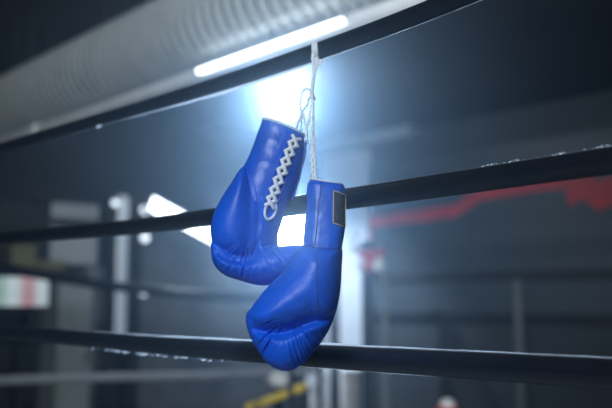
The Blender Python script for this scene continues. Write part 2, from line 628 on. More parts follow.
def smin(a, b, k):
    h = np.clip(0.5 + 0.5 * (b - a) / k, 0, 1)
    return b * (1 - h) + a * h - k * h * (1 - h)


def surface_nets(F, org, step):
    ins = F < 0
    nx, ny, nz = F.shape
    cs = [ins[i:nx - 1 + i, j:ny - 1 + j, k:nz - 1 + k] for i in (0, 1) for j in (0, 1) for k in (0, 1)]
    s = sum(c.astype(np.int8) for c in cs)
    act = (s > 0) & (s < 8)
    idx = np.full(act.shape, -1, np.int64)
    I, J, K = np.nonzero(act)
    idx[I, J, K] = np.arange(len(I))
    acc = np.zeros((len(I), 3)); cnt = np.zeros(len(I))
    base = np.stack([I, J, K], 1).astype(float)
    for ax in range(3):
        o1, o2 = [a for a in range(3) if a != ax]
        for b1 in (0, 1):
            for b2 in (0, 1):
                off = [0, 0, 0]; off[o1] = b1; off[o2] = b2
                off2 = list(off); off2[ax] = 1
                f0 = F[I + off[0], J + off[1], K + off[2]]
                f1 = F[I + off2[0], J + off2[1], K + off2[2]]
                m = (f0 < 0) != (f1 < 0)
                t = np.where(m, f0 / np.where(m, f0 - f1, 1), 0)
                p = base + np.array(off, float)
                p[:, ax] += t
                acc[m] += p[m]; cnt[m] += 1
    verts = acc / cnt[:, None]
    quads = []
    for ax in range(3):
        o1, o2 = (ax + 1) % 3, (ax + 2) % 3
        sl0 = [slice(None)] * 3; sl1 = [slice(None)] * 3
        sl0[ax] = slice(0, -1); sl1[ax] = slice(1, None)
        A, B = ins[tuple(sl0)], ins[tuple(sl1)]
        E = A != B
        pos = np.stack(np.nonzero(E), 1)
        ok = (pos[:, o1] > 0) & (pos[:, o2] > 0) & (pos[:, o1] < F.shape[o1] - 1) & (pos[:, o2] < F.shape[o2] - 1)
        pos = pos[ok]
        flip = A[tuple(pos.T)]
        c = []
        for (d1, d2) in ((0, 0), (-1, 0), (-1, -1), (0, -1)):
            q = pos.copy(); q[:, o1] += d1; q[:, o2] += d2
            c.append(idx[tuple(q.T)])
        Q = np.stack(c, 1)
        Q[~flip] = Q[~flip][:, ::-1]
        quads.append(Q[:, ::-1])
    Q = np.concatenate(quads)
    Q = Q[(Q >= 0).all(1)]
    return verts * step + np.array(org), Q


def relax(verts, quads, it=2, lam=0.5):
    e = np.concatenate([quads[:, [0, 1]], quads[:, [1, 2]], quads[:, [2, 3]], quads[:, [3, 0]]])
    e = np.concatenate([e, e[:, ::-1]])
    n = len(verts)
    deg = np.bincount(e[:, 0], minlength=n).astype(float)
    for _ in range(it):
        s_ = np.stack([np.bincount(e[:, 0], weights=verts[e[:, 1], k], minlength=n) for k in range(3)], 1)
        verts = verts + lam * (s_ / deg[:, None] - verts)
    return verts


class GloveFrame:
    """maps photo-scaled glove coordinates (u right, v down, w towards the viewer) to metres about an origin"""
    def __init__(s, cu, cv, depth):
        s.cu, s.cv, s.s = cu, cv, depth / F_
        s.org = at(cu, cv, depth)

    def loc(s, p):
        u, v, w = p
        return RT * ((u - s.cu) * s.s) + UPZ * (-(v - s.cv) * s.s) - FH * (w * s.s)

    def arr(s, A):
        A = np.asarray(A, float)
        return ((A[:, :1] - s.cu) * np.array(RT)[None] - (A[:, 1:2] - s.cv) * np.array(UPZ)[None] - A[:, 2:3] * np.array(FH)[None]) * s.s

    def world(s, p):
        return s.org + s.loc(p)


def mesh_from(name, verts, quads, mat, parent):
    me = bpy.data.meshes.new(name)
    me.from_pydata([tuple(v) for v in verts], [], [tuple(int(i) for i in q) for q in quads])
    me.update()
    bm = bmesh.new(); bm.from_mesh(me)
    bmesh.ops.recalc_face_normals(bm, faces=bm.faces[:])
    bm.to_mesh(me); bm.free()
    return link(name, me, mat, parent, True)


def grid(u0, u1, v0, v1, w0, w1, st):
    u = np.arange(u0, u1, st); v = np.arange(v0, v1, st); w = np.arange(w0, w1, st)
    U, V = np.meshgrid(u, v, indexing='ij')
    return U, V, w[None, None, :], (u0, v0, w0)


def fan_wrinkles(verts, centre, r_in, r_out, amp, freq, phi0, phi1, seed, wmin=-5):
    """fine folds radiating from a crease, front of the fist only"""
    g = np.random.default_rng(seed)
    du, dv = verts[:, 0] - centre[0], verts[:, 1] - centre[1]
    r = np.hypot(du, dv); ph = np.arctan2(dv, du)
    win = np.clip((r - r_in) / 8, 0, 1) * np.clip((r_out - r) / (0.6 * (r_out - r_in)), 0, 1)
    win *= np.clip((ph - phi0) / 0.25, 0, 1) * np.clip((phi1 - ph) / 0.25, 0, 1)
    win *= np.clip((verts[:, 2] - wmin) / 8, 0, 1)
    h = np.zeros(len(verts))
    for k in range(5):
        f = freq * (0.6 + 0.35 * k)
        h += np.sin(ph * f + g.uniform(0, 6.28) + 1.2 * np.sin(r * 0.09 + g.uniform(0, 6.28)) + 0.8 * np.sin(ph * 3 + r * .05)) / (1 + 0.5 * k)
    h = -np.abs(h) ** 0.8
    h *= 0.6 + 0.4 * np.sin(ph * 5 + seed)
    d = np.stack([np.zeros(len(verts)), np.zeros(len(verts)), np.ones(len(verts))], 1)
    out = np.stack([du / np.maximum(r, 1), dv / np.maximum(r, 1), np.zeros(len(verts))], 1)
    return verts + (d * 0.75 + out * 0.35) * (amp * h * win)[:, None]


def press_line(verts, line, depth, width, wmin=0.0):
    """press a sewn crease into the front of the glove along a line"""
    P = spline(line, 8)
    d2 = np.full(len(verts), 1e9)
    fr_ = np.zeros(len(verts))
    for i in range(len(P) - 1):
        a, b = P[i], P[i + 1]
        e = b - a
        t = np.clip(((verts[:, :2] - a) @ e) / (e @ e), 0, 1)
        q = ((verts[:, :2] - a - t[:, None] * e) ** 2).sum(1)
        m = q < d2
        d2 = np.where(m, q, d2)
        fr_ = np.where(m, (i + t) / (len(P) - 1), fr_)
    amt = depth * np.exp(-d2 / width ** 2) * np.clip(fr_ * 6, 0, 1) * np.clip((1 - fr_) * 6, 0, 1)
    amt *= np.clip((verts[:, 2] - wmin) / 6, 0, 1)
    out = verts.copy()
    out[:, 2] -= amt
    return out


def bvh_of(verts, quads):
    return BVHTree.FromPolygons([tuple(v) for v in verts], [tuple(int(i) for i in q) for q in quads])


def drape(bvh, pts, lift=0.3):
    out = []
    for u, v in pts:
        hit = bvh.ray_cast(Vector((u, v, 200)), Vector((0, 0, -1)))
        if hit[0] is not None:
            out.append((u, v, hit[0].z + lift))
    return out


def tube_px(fr, pts, rad_px, name, mat, parent, n=8, closed=False):
    mb = MB()
    mb.tube([fr.loc(p) for p in pts], rad_px * fr.s, n, closed)
    return mb.build(name, mat, parent, True)


def loft_px(fr, rings, name, mat, parent, close_bottom=False):
    """rings: list of closed loops of (u,v,w)"""
    mb = MB()
    R = [[mb.bm.verts.new(fr.loc(p)) for p in ring] for ring in rings]
    n = len(R[0])
    for A, B in zip(R[:-1], R[1:]):
        for k in range(n):
            mb.bm.faces.new((A[k], A[(k + 1) % n], B[(k + 1) % n], B[k]))
    return mb.build(name, mat, parent, True)


def ellipse_ring(c, ax, hw, hd, n=64, p=2.0, tilt=0.0, ww=0.0):
    """loop about centre c (u,v), ax = unit (u,v) across, hw half width, hd half depth, p superellipse power"""
    out = []
    for k in range(n):
        a = 2 * math.pi * k / n
        ca, sa = math.cos(a), math.sin(a)
        x = math.copysign(abs(ca) ** (2 / p), ca) * hw
        z = math.copysign(abs(sa) ** (2 / p), sa) * hd
        out.append((c[0] + ax[0] * x, c[1] + ax[1] * x + tilt * z, ww + z))
    return out


# ================================================================== FRONT GLOVE
fg = GloveFrame(297, 275, 1.18)
front = thing('boxing_glove', fg.org, 'front blue leather boxing glove with a dark badge on its cuff', 'boxing glove', 'pair of blue boxing gloves')
U, V, Wd, org = grid(228, 362, 225, 386, -52, 56, 0.9)
A = [(300, 246), (322, 243), (341, 247), (341.5, 268), (340, 290), (335, 311), (326, 318), (312, 320.5), (297, 326), (283, 331), (268, 331), (256, 327), (249, 317), (252, 307), (266, 289), (285, 269)]
B = [(246.5, 315), (250, 310), (258, 316), (270, 319), (284, 318), (299, 313), (313, 307), (326, 302), (339, 286), (336, 310), (328, 331), (315, 350), (301, 364), (285, 369.5), (268, 362), (255, 345), (247.5, 327)]
fa = inflate(A, U, V, Wd, 32, 37, lambda u, v: 3 + 0.05 * (v - 250), 3.0)
fb = inflate(B, U, V, Wd, 30, 33, 1, 2.5)
fl = smin(fa, fb, 1.6)
vt, qd = surface_nets(fl, org, 0.9)
vt = relax(vt, qd, 3, 0.5)
vt = fan_wrinkles(vt, (288, 312), 9, 64, 3.2, 24, 0.15, 2.95, 3)
vt = press_line(vt, [(252, 325), (258, 328.5), (270, 332), (284, 332), (298, 327), (313, 321.5), (327, 318), (335, 312)], 8.0, 3.6)
bv_f = bvh_of(vt, qd)
mesh_from('hand_shell', fg.arr(vt), qd, 'blue', front)

# cuff
cuff_c = [(326.5, 182.5, 17.0, 15), (326.2, 186, 18.8, 17), (326.0, 196, 19.6, 18.5), (325.8, 212, 20.0, 20), (324.5, 228, 20.4, 22), (322.8, 242, 19.6, 24), (322.0, 250, 19.0, 25), (321.5, 256, 18.5, 25)]
rings = []
fine = spline([(a_, b_, c_, d_) for a_, b_, c_, d_ in cuff_c], 6)
cuff_rings = []
for (cu, cv, hw_, hd_) in fine:
    tl = 0.12
    r_ = ellipse_ring((cu, cv), (1, 0.09), hw_, hd_, 72, 2.9, 0.10, 2)
    cuff_rings.append(r_)
# rounded upper edge
top = cuff_rings[0]
cc = np.mean(top, 0)
lip = [[(cc[0] + (p[0] - cc[0]) * s_, p[1] + dv + (0.06 * (p[0] - cc[0])), cc[2] + (p[2] - cc[2]) * s_) for p in top] for s_, dv in ((0.80, 1.5), (0.86, -0.7), (0.94, -1.4))]
rng2 = np.random.default_rng(11)
loft_px(fg, lip + cuff_rings, 'cuff', 'blue_cuff', front)
inner = [[(cc[0] + (p[0] - cc[0]) * 0.80, p[1] + 1.5 + k * 6, cc[2] + (p[2] - cc[2]) * 0.80) for p in top] for k in range(5)]
mb = MB()
R = [[mb.bm.verts.new(fg.loc(p)) for p in ring] for ring in inner]
for A_, B_ in zip(R[:-1], R[1:]):
    for k in range(72):
        mb.bm.faces.new((A_[k], A_[(k + 1) % 72], B_[(k + 1) % 72], B_[k]))
mb.bm.faces.new(R[-1])
mb.build('cuff_lining', 'lining', front, True)
# cuff trim along the rim
tube_px(fg, [(cc[0] + (p[0] - cc[0]) * 0.93, p[1] - 1.5 + (0.06 * (p[0] - cc[0])), cc[2] + (p[2] - cc[2]) * 0.93) for p in top], 1.1, 'rim_piping', 'lining', front, 8, True)['label'] = 'pale piping on the cuff rim'
# seams on the cuff
def cuff_front(u_frac_list, lift=0.25):
    """points down the cuff at ring parameter index"""
    pass
def ring_at(rings_, j, k):
    return rings_[j][k % len(rings_[j])]
seam = []
for j in range(0, len(cuff_rings)):
    # front side is w>0: angles 0..pi -> choose left-of-centre
    best = min(cuff_rings[j], key=lambda p: (abs(p[0] - (321 - 0.11 * (p[1] - 183))) + (0 if p[2] > 0 else 99)))
    seam.append((best[0], best[1], best[2] + 0.2))
tube_px(fg, seam, 0.55, 'cuff_seam', 'seam', front)
tube_px(fg, [(p[0], p[1], p[2]) for p in ellipse_ring((321.8, 251), (1, 0.09), 19.4, 25.4, 72, 2.9, 0.10, 2)], 0.7, 'wrist_piping', 'blue_cuff', front, 8, True)
tube_px(fg, [(p[0], p[1], p[2]) for p in ellipse_ring((322.0, 247), (1, 0.09), 19.55, 25.1, 72, 2.9, 0.10, 2)], 0.4, 'wrist_stitching', 'seam', front, 8, True)
sm_ = drape(bv_f, spline([(316, 254), (316.5, 275), (317, 295), (318, 312)], 8), 0.1)
tube_px(fg, sm_, 0.5, 'palm_seam', 'seam', front)
# badge wrapped round the right side of the cuff
cuff_bvh = None
cv_, cf_ = [], []
nR = 72
for ring in cuff_rings:
    cv_ += ring
for j in range(len(cuff_rings) - 1):
    for k in range(nR):
        cf_.append((j * nR + k, j * nR + (k + 1) % nR, (j + 1) * nR + (k + 1) % nR, (j + 1) * nR + k))
cuff_bvh = BVHTree.FromPolygons(cv_, cf_)


def wrap_patch(fr, bvh, u0, u1, v0, v1, slope, lift, name, mat, parent, nu=10, nv=14, slant=0.0):
    mb = MB()
    G = []
    for j in range(nv + 1):
        row = []
        for i in range(nu + 1):
            fu, fv = i / nu, j / nv
            u = u0 + (u1 - u0) * fu + slant * fv
            v = v0 + (v1 - v0) * fv + slope * (u - u0)
            h = bvh.ray_cast(Vector((u, v, 200)), Vector((0, 0, -1)))
            if h[0] is None:
                h = bvh.find_nearest(Vector((u, v, 10)))
            p = h[0]; nn = h[1]
            if nn.z < 0:
                nn = -nn
            row.append(p + nn * lift)
        G.append(row)
    VV = [[mb.bm.verts.new(fr.loc(p)) for p in row] for row in G]
    for j in range(nv):
        for i in range(nu):
            mb.bm.faces.new((VV[j][i], VV[j][i + 1], VV[j + 1][i + 1], VV[j + 1][i]))
    o = mb.build(name, mat, parent, True)
    border = [G[0][i] for i in range(nu + 1)] + [G[j][nu] for j in range(1, nv + 1)] + [G[nv][i] for i in range(nu - 1, -1, -1)] + [G[j][0] for j in range(nv - 1, 0, -1)]
    return o, border


bd, border = wrap_patch(fg, cuff_bvh, 333.2, 345.0, 192.5, 225, 0.30, 0.5, 'badge', 'badge', front, slant=-0.6)
bd['label'] = 'dark woven badge'
eb = tube_px(fg, border, 0.55, 'badge_edge', 'gold', bd, 6, True)
eb['label'] = 'gold stitched badge edge'

# ================================================================== REAR GLOVE
rg = GloveFrame(256, 205, 1.27)
rear = thing('boxing_glove', rg.org, 'rear blue leather boxing glove with white crossed lacing on its cuff', 'boxing glove', 'pair of blue boxing gloves')
U, V, Wd, org = grid(196, 322, 150, 300, -52, 52, 0.9)
C_ = [(246, 168), (262, 172), (284, 188), (287, 206), (282, 222), (278, 238), (280, 262), (276, 279), (262, 284), (240, 278), (226, 262), (222, 240), (228, 210), (238, 186)]
A_ = [(243, 168), (250, 176), (256, 194), (258.5, 216), (257.5, 240), (251, 260), (240, 261.5), (226, 256), (215.5, 247), (212, 232), (214.5, 216), (222, 200), (232, 184)]
B_ = [(213, 244), (222, 246), (236, 255), (250, 256), (262, 250), (282, 246.5), (303, 247), (302, 264), (288, 281), (264, 285), (244, 281), (226, 275), (215, 263)]
fc = inflate(C_, U, V, Wd, 34, 30, -2, 3.0)
fa = inflate(A_, U, V, Wd, 23, 27, lambda u, v: 9.0, 2.5)
fb = inflate(B_, U, V, Wd, 18, 27, 10, 2.5)
fl = smin(smin(fc, fb, 5.0), fa, 2.2)
vt, qd = surface_nets(fl, org, 0.9)
vt = relax(vt, qd, 3, 0.5)
vt = fan_wrinkles(vt, (254, 236), 13, 50, 3.2, 25, 0.35, 2.8, 5)
vt = press_line(vt, [(213, 246), (225, 257.5), (238, 262.5), (250, 262.5), (257, 252), (259, 240)], 5.0, 3.0)
vt = press_line(vt, [(247, 172), (253, 180), (258, 196), (260, 216), (258.5, 240)], 3.0, 2.6)
bv_r = bvh_of(vt, qd)
mesh_from('hand_shell', rg.arr(vt), qd, 'blue', rear)

axd = np.array([42.0, 16.5]); axd /= np.linalg.norm(axd)
cuff_lr = [((262, 118.5), (304, 136), 15.5), ((257.5, 131), (304.5, 147), 17.5), ((252, 147), (302.5, 162), 20), ((246.5, 161), (299, 177), 22.5), ((240.5, 173), (294.5, 190), 24.5), ((237, 183), (289, 203), 25.5), ((236, 196), (283.5, 217), 26)]
cuff_r = [((l[0] + r[0]) / 2, (l[1] + r[1]) / 2, math.hypot(r[0] - l[0], r[1] - l[1]) / 2, d) for l, r, d in cuff_lr]
fine = spline(cuff_r, 6)
rr_ = []
for (cu, cv, hw_, hd_) in fine:
    rr_.append(ellipse_ring((cu, cv), axd, hw_, hd_, 72, 2.2, -0.05, 0))
# soft dents of worn leather round the cuff
for j, ring in enumerate(rr_):
    for k in range(72):
        u, v, w = ring[k]
        a = 2 * math.pi * k / 72
        d = 0.32 * (math.sin(j * 0.75 + 0.9 * math.sin(a * 1.3)) + 0.6 * math.sin(j * 1.3 + 2 * a)) * math.exp(-((j - 14) / 13) ** 2) * max(0, math.sin(a))
        ring[k] = (u, v, w + d)
loft_px(rg, rr_, 'cuff', 'blue_cuff', rear)
top = rr_[0]; cc = np.mean(top, 0)
mb = MB()
inner = [[(cc[0] + (p[0] - cc[0]) * s_ - k * 1.6, cc[1] + (p[1] - cc[1]) * s_ + k * 5, cc[2] + (p[2] - cc[2]) * s_) for p in top] for k, s_ in ((0, 1.0), (0, .93), (1, .92), (2, .92), (4, .9))]
R = [[mb.bm.verts.new(rg.loc(p)) for p in ring] for ring in inner]
for A1, B1 in zip(R[:-1], R[1:]):
    for k in range(72):
        mb.bm.faces.new((A1[k], A1[(k + 1) % 72], B1[(k + 1) % 72], B1[k]))
mb.bm.faces.new(R[-1])
mb.build('cuff_lining', 'lining', rear, True)
pp = tube_px(rg, [(cc[0] + (p[0] - cc[0]) * 0.985, cc[1] + (p[1] - cc[1]) * 0.985 - 0.6, cc[2] + (p[2] - cc[2]) * 0.985) for p in top], 1.3, 'rim_piping', 'lining', rear, 8, True)
pp['label'] = 'pale piping on the cuff rim'
cv2, cf2 = [], []
for ring in rr_:
    cv2 += ring
for j in range(len(rr_) - 1):
    for k in range(72):
        cf2.append((j * 72 + k, j * 72 + (k + 1) % 72, (j + 1) * 72 + (k + 1) % 72, (j + 1) * 72 + k))
allv = [tuple(v) for v in vt]; base_n = len(allv)
rear_bvh = BVHTree.FromPolygons(allv + cv2, [tuple(int(i) for i in q) for q in qd] + [tuple(base_n + i for i in f) for f in cf2])

# lacing: right flap strip, crossed laces, bottom loop
lace_line = spline([(296.5, 139), (291, 152), (285, 168), (279, 184), (273.5, 200), (270, 211)], 10)


def lpt(t, off, lift):
    i = t * (len(lace_line) - 1)
    i0 = int(min(i, len(lace_line) - 2)); f = i - i0
    p = lace_line[i0] * (1 - f) + lace_line[i0 + 1] * f
    d = lace_line[i0 + 1] - lace_line[i0]; d /= np.linalg.norm(d)
    nrm = np.array([-d[1], d[0]])
    q = p + nrm * off
    h = rear_bvh.ray_cast(Vector((q[0], q[1], 200)), Vector((0, 0, -1)))
    z = h[0].z if h[0] is not None else 10.0
    return (q[0], q[1], z + lift)


# dark slit under the laces, and the stitched edges either side
tube_px(rg, [lpt(t, 0, 0.2) for t in np.linspace(0.0, 0.93, 40)], 1.3, 'lace_slit', 'seam', rear, 8)
for off in (-6.6, 6.6):
    tube_px(rg, [lpt(t, off, 0.0) for t in np.linspace(0.0, 0.95, 40)], 0.9, 'eyelet_edge', 'blue_cuff', rear, 8)
NX = 8
mb = MB()
for i in range(NX):
    t0, t1 = i / NX * 0.94, (i + 1.15) / NX * 0.94
    for sgn in (1, -1):
        P_ = []
        for f in np.linspace(0, 1, 7):
            P_.append(lpt(t0 + (t1 - t0) * f, sgn * (4.6 - 9.2 * f), 1.6 + 1.5 * math.sin(math.pi * f) + (0.8 if sgn > 0 else 0)))
        mb.tube([rg.loc(p) for p in P_], 1.9 * rg.s, 8)
mb.build('lacing', 'lace', rear, True)['label'] = 'white crossed lacing'
lp = [(271.5, 205.5), (276.5, 207), (276.5, 213), (273.5, 219), (269, 221.5), (266.2, 217.5), (267, 210.5)]
pts3 = []
for u, v in spline(lp, 6, True):
    h = rear_bvh.ray_cast(Vector((u, v, 200)), Vector((0, 0, -1)))
    pts3.append((u, v, (h[0].z if h[0] is not None else 20) + 1.6))
tube_px(rg, pts3, 1.35, 'lace_loop', 'lace', rear, 8, True)['label'] = 'white lace loop'
# seams
sm_ = []
for u, v in spline([(244, 170), (250, 176), (256.5, 192), (259.5, 216), (258.5, 240)], 8):
    h = rear_bvh.ray_cast(Vector((u, v, 200)), Vector((0, 0, -1)))
    if h[0] is not None:
        sm_.append((u, v, h[0].z + 0.1))
tube_px(rg, sm_, 0.6, 'thumb_seam', 'blue_cuff', rear)

# ------------------------------------------------------------------ the laces tying the pair to the top rope
TOPL = ROPE_PTS['top']
pr = on_x(314.5, 53, XR)
zi = np.interp(pr.y, TOPL[::-1, 1], TOPL[::-1, 2])
pc = Vector((XR, pr.y, zi))
rr = ROPE_R['top']
ties = thing('glove_laces', pc, 'white laces knotted round the top rope and holding both gloves', 'laces')
# wound loop over the rope
mb = MB(pc)
for dy, tw in ((-0.0042, 0.002), (0.0, -0.002), (0.0042, 0.001)):
    loop = []
    for k in range(28):
        a = 2 * math.pi * k / 28
        xx = (rr + 0.0016) * math.cos(a)
        loop.append((pc.x + xx, pc.y + dy + tw * math.sin(a) + xx * FH.y / FH.x, pc.z + (rr + 0.0016) * math.sin(a)))
    mb.tube(loop, 0.0023, 8, True)
mb.build('rope_hitch', 'lace', ties, True)


def dpt(px, py, f):
    """point at pixel with depth between the rope and the gloves"""
    d0 = (pc - CAM).dot(FW) - 0.02
    return at(px, py, d0 + (1.20 - d0) * f)


def string(pts, rad, name='lace_strand', wob=0.0006):
    P_ = spline([tuple(p) for p in pts], 10)
    g = np.random.default_rng(len(ties.children) + 3)
    P_[1:-1] += g.normal(0, wob, P_[1:-1].shape)
    mb = MB(pc)
    mb.tube([Vector(p) for p in P_], rad, 8)
    return mb.build(name, 'lace', ties, True)


string([dpt(312.5, 55, 0), dpt(313, 66, .05), dpt(313.5, 76, .1), dpt(312.5, 86, .2), dpt(311.5, 95, .25)], 0.0024)
string([dpt(317, 55, 0), dpt(316, 68, .05), dpt(314, 78, .1), dpt(313, 88, .2), dpt(312.5, 96, .25)], 0.0018)
# bow loop beside the knot
string([dpt(312.5, 93, .25), dpt(308, 89, .24), dpt(303, 91, .24), dpt(300.5, 99, .25), dpt(300.5, 108, .27), dpt(302, 112, .28)], 0.0016)
string([dpt(312, 96, .25), dpt(308.5, 99, .24), dpt(308, 104, .25), dpt(305, 108, .27), dpt(302, 112, .28)], 0.0017)
# two strands down to the front glove
string([dpt(312.5, 96, .25), dpt(312.8, 110, .35), dpt(312.3, 130, .5), dpt(311.8, 152, .7), dpt(312, 170, .85), dpt(314, 186, .98)], 0.0019)
string([dpt(313.5, 98, .25), dpt(313.4, 112, .35), dpt(313.6, 132, .5), dpt(314.3, 152, .7), dpt(315, 170, .85), dpt(317, 186, .98)], 0.0017)
# strands to the rear glove's lacing
string([dpt(302, 112, .28), dpt(299, 121, .2), dpt(295.5, 131, .1), dpt(293, 137, .0), dpt(293, 141, -.1)], 0.0019)
string([dpt(302, 112, .28), dpt(301.5, 122, .2), dpt(299.5, 133, .1), dpt(298.5, 140, -.1)], 0.0017)
string([dpt(303, 113, .28), dpt(306, 125, .3), dpt(306.5, 138, .3), dpt(304, 155, .3), dpt(300, 172, .3), dpt(296, 188, .3), dpt(292.5, 199, .3)], 0.0021)
string([dpt(312, 99, .25), dpt(309, 118, .3), dpt(305, 134, .25), dpt(301, 142, .2)], 0.0015)
mb = MB(pc)
c = dpt(312.5, 97, .22)
for q in range(7):
    a = q * 2.2
    mb.ball(c + Vector((0.0022 * math.cos(a), 0.0022 * math.sin(a * 1.3), 0.0032 * math.sin(a * 0.8))), 0.0030, 2)
mb.build('knot', 'lace', ties, True)
mb = MB(pc)
c = dpt(302, 112, .28)
for q in range(4):
    mb.ball(c + Vector((0.001 * math.cos(q * 2), 0.001 * math.sin(q * 2), 0.0015 * math.sin(q))), 0.0025, 2)
mb.build('knot', 'lace', ties, True)
# frayed ends below the rope
mb = MB(pc)
for q in range(26):
    b0 = dpt(random.uniform(311, 319), random.uniform(56, 60), 0)
    b1 = dpt(random.choice((random.uniform(310, 318), random.uniform(318, 325))), random.uniform(60, 68), 0.03)
    bm_ = (b0 + b1) / 2 + Vector((0, 0, random.uniform(-.002, .002)))
    mb.tube([b0, bm_, b1], 0.0006, 5)
c = dpt(321.5, 63, 0.02)
for q in range(8):
    mb.ball(c + Vector((random.uniform(-.003, .003), random.uniform(-.003, .003), random.uniform(-.003, .003))), 0.0014, 1)
mb.build('frayed_end', 'lace', ties, True)

FLOOD = 850
# ------------------------------------------------------------------ lamps behind
def floodlight(px, py, depth, w, h, label, mat, stand=True):
    c = at(px, py, depth)
    root = thing('floodlight', (c.x, c.y, 0), label, 'floodlight')
    d = (CAM - c); d.z *= 0.6; d.normalize()
    side = d.cross(UPZ).normalized(); up = side.cross(d)

    def q(a, b, e):
        return c + side * a + up * b + d * e
    mb = MB(root.location)
    mb.prism([q(-w / 2, -h / 2, 0), q(w / 2, -h / 2, 0), q(w / 2, h / 2, 0), q(-w / 2, h / 2, 0)], -d * 0.012)
    mb.build('lens', mat, root)
    mb = MB(root.location)
    W2, H2 = w / 2 + .015, h / 2 + .015
    mb.prism([q(-W2, -H2, -.013), q(W2, -H2, -.013), q(W2, H2, -.013), q(-W2, H2, -.013)], -d * 0.06)
    for k in range(6):
        z = -H2 + (k + .5) * 2 * H2 / 6
        mb.prism([q(-W2, z - .004, -.07), q(W2, z - .004, -.07), q(W2, z + .004, -.07), q(-W2, z + .004, -.07)], -d * 0.03)
    mb.build('housing', 'steel', root)
    if stand:
        MB(root.location).tube([q(0, -H2, -.05), (c.x - d.x * .05, c.y - d.y * .05, 0.35)], 0.016, 10).build('pole', 'steel', root)
        for k in range(3):
            a = 2.1 * k + .3
            MB(root.location).tube([(c.x - d.x * .05, c.y - d.y * .05, 0.5), (c.x + .42 * math.cos(a), c.y + .42 * math.sin(a), 0.012)], 0.011, 8).build('leg', 'steel', root)
    return root, c, d


fl_root, fl_c, fl_d = floodlight(291, 229, 5.0, 0.20, 0.19, 'blinding white floodlight on a stand seen between the two gloves', 'flood')

# ceiling globe over the corner
gc = on_x(283, 99, 1.0)
rgc = ray(283, 99)
gk = (CEIL - 0.20 - CAM.z) / rgc.z
gc = CAM + rgc * gk
globe = thing('ceiling_lamp', (gc.x, gc.y, CEIL), 'bright round ceiling lamp above the gloves near the room corner', 'ceiling lamp')
MB(globe.location).ball(gc, 0.10, 3).build('globe', 'globe', globe, True)
MB(globe.location).tube([gc + UPZ * .09, (gc.x, gc.y, CEIL)], 0.03, 14).build('stem', 'steel', globe, True)
MB(globe.location).tube([(gc.x, gc.y, CEIL - .02), (gc.x, gc.y, CEIL)], 0.08, 24).build('rose', 'steel', globe, True)


def add_light(kind, name, loc, energy, color, size=0.2, target=None, parent=None, **kw):
    ld = bpy.data.lights.new(name, kind)
    ld.energy = energy
    ld.color = color
    if kind == 'AREA':
        ld.shape = 'RECTANGLE'
        ld.size = size if not isinstance(size, tuple) else size[0]
        ld.size_y = size if not isinstance(size, tuple) else size[1]
    else:
        ld.shadow_soft_size = size
    for k, v in kw.items():
        setattr(ld, k, v)
    o = bpy.data.objects.new(name, ld)
    COL.objects.link(o)
    o.location = loc
    if target is not None:
        o.rotation_euler = (Vector(target) - Vector(loc)).to_track_quat('-Z', 'Y').to_euler()
    return o


# can spotlight added on the ceiling to brighten the white pier and cabinet
wz = Vector((XB - 2.6, on_x(352, 250, XB).y + .1, CEIL))
ct = thing('pier_fill_lamp', wz, 'added black can fill light on the ceiling in front of the white pier', 'ceiling lamp')
MB(wz).tube([wz, wz - UPZ * .05], .06, 20).build('rose', 'steel', ct, True)
wd = (Vector((XB - .3, wz.y, 1.4)) - (wz - UPZ * .12)).normalized()
wc_ = wz - UPZ * .12
MB(wz).tube([wc_ - wd * .1, wc_ - wd * .09, wc_ + wd * .09, wc_ + wd * .1], [.02, .06, .06, .055], 20).build('can', 'steel', ct, True)
add_light('SPOT', 'pier_fill', wc_ + wd * .11, 850, (0.68, 0.83, 1.0), 0.05, target=(XB - .8, wz.y - .2, 1.5), spot_size=math.radians(72), spot_blend=0.8)

add_light('SPOT', 'flood_beam', fl_c + fl_d * 0.02, FLOOD, (0.60, 0.78, 1.0), 0.08, target=CAM + FH * .2, spot_size=math.radians(46), spot_blend=1.0)

add_light('SPOT', 'ceiling_beam', gc + (CAM - gc).normalized() * 0.12, 1450, (0.64, 0.81, 1.0), 0.10, target=(0.6, 0.55, 1.9), spot_size=math.radians(28), spot_blend=1.0)
# unseen key lamp added behind the camera's left shoulder to light the gloves
kp = Vector((-1.75, -0.45, 3.35))
pl = thing('added_softbox', (kp.x, kp.y, 1.0), 'added softbox key lamp on a stand inside the ring', 'lamp')
kd = (Vector((0.75, 0.75, 1.95)) - kp).normalized()
ks = kd.cross(UPZ).normalized(); ku = ks.cross(kd)
mb = MB(pl.location)
bk = kp - kd * .03
mb.prism([bk - ks * .45 - ku * .35, bk + ks * .45 - ku * .35, bk + ks * .45 + ku * .35, bk - ks * .45 + ku * .35], -kd * .2)
mb.build('housing', 'steel', pl)
MB(pl.location).tube([(kp.x, kp.y, 1.002), kp - kd * .1], .018, 10).build('pole', 'steel', pl)
# unseen spot lamp added on the ring to brighten the duct
up_ = Vector((0.25, -1.25, 3.50))
ud = (Vector((DX, 2.6, DZ)) - up_).normalized()
ut = thing('duct_fill_lamp', (up_.x, up_.y, 1.0), 'added black fill lamp on a stand tipped up at the duct', 'lamp')
MB(ut.location).tube([up_ - ud * .22, up_ - ud * .2, up_ - ud * .03, up_ - ud * .02], [.05, .07, .08, .085], 20).build('housing', 'steel', ut, True)
MB(ut.location).tube([(up_.x, up_.y, 1.002), up_ - ud * .12], .015, 10).build('pole', 'steel', ut, True)
add_light('SPOT', 'duct_fill', up_, 1000, (0.90, 0.96, 1.0), 0.06, target=(DX, 2.6, DZ), spot_size=math.radians(62), spot_blend=0.7)
add_light('AREA', 'key_fill', kp, 95, (0.78, 0.89, 1.0), (0.85, 0.65), target=(0.75, 0.75, 1.95))

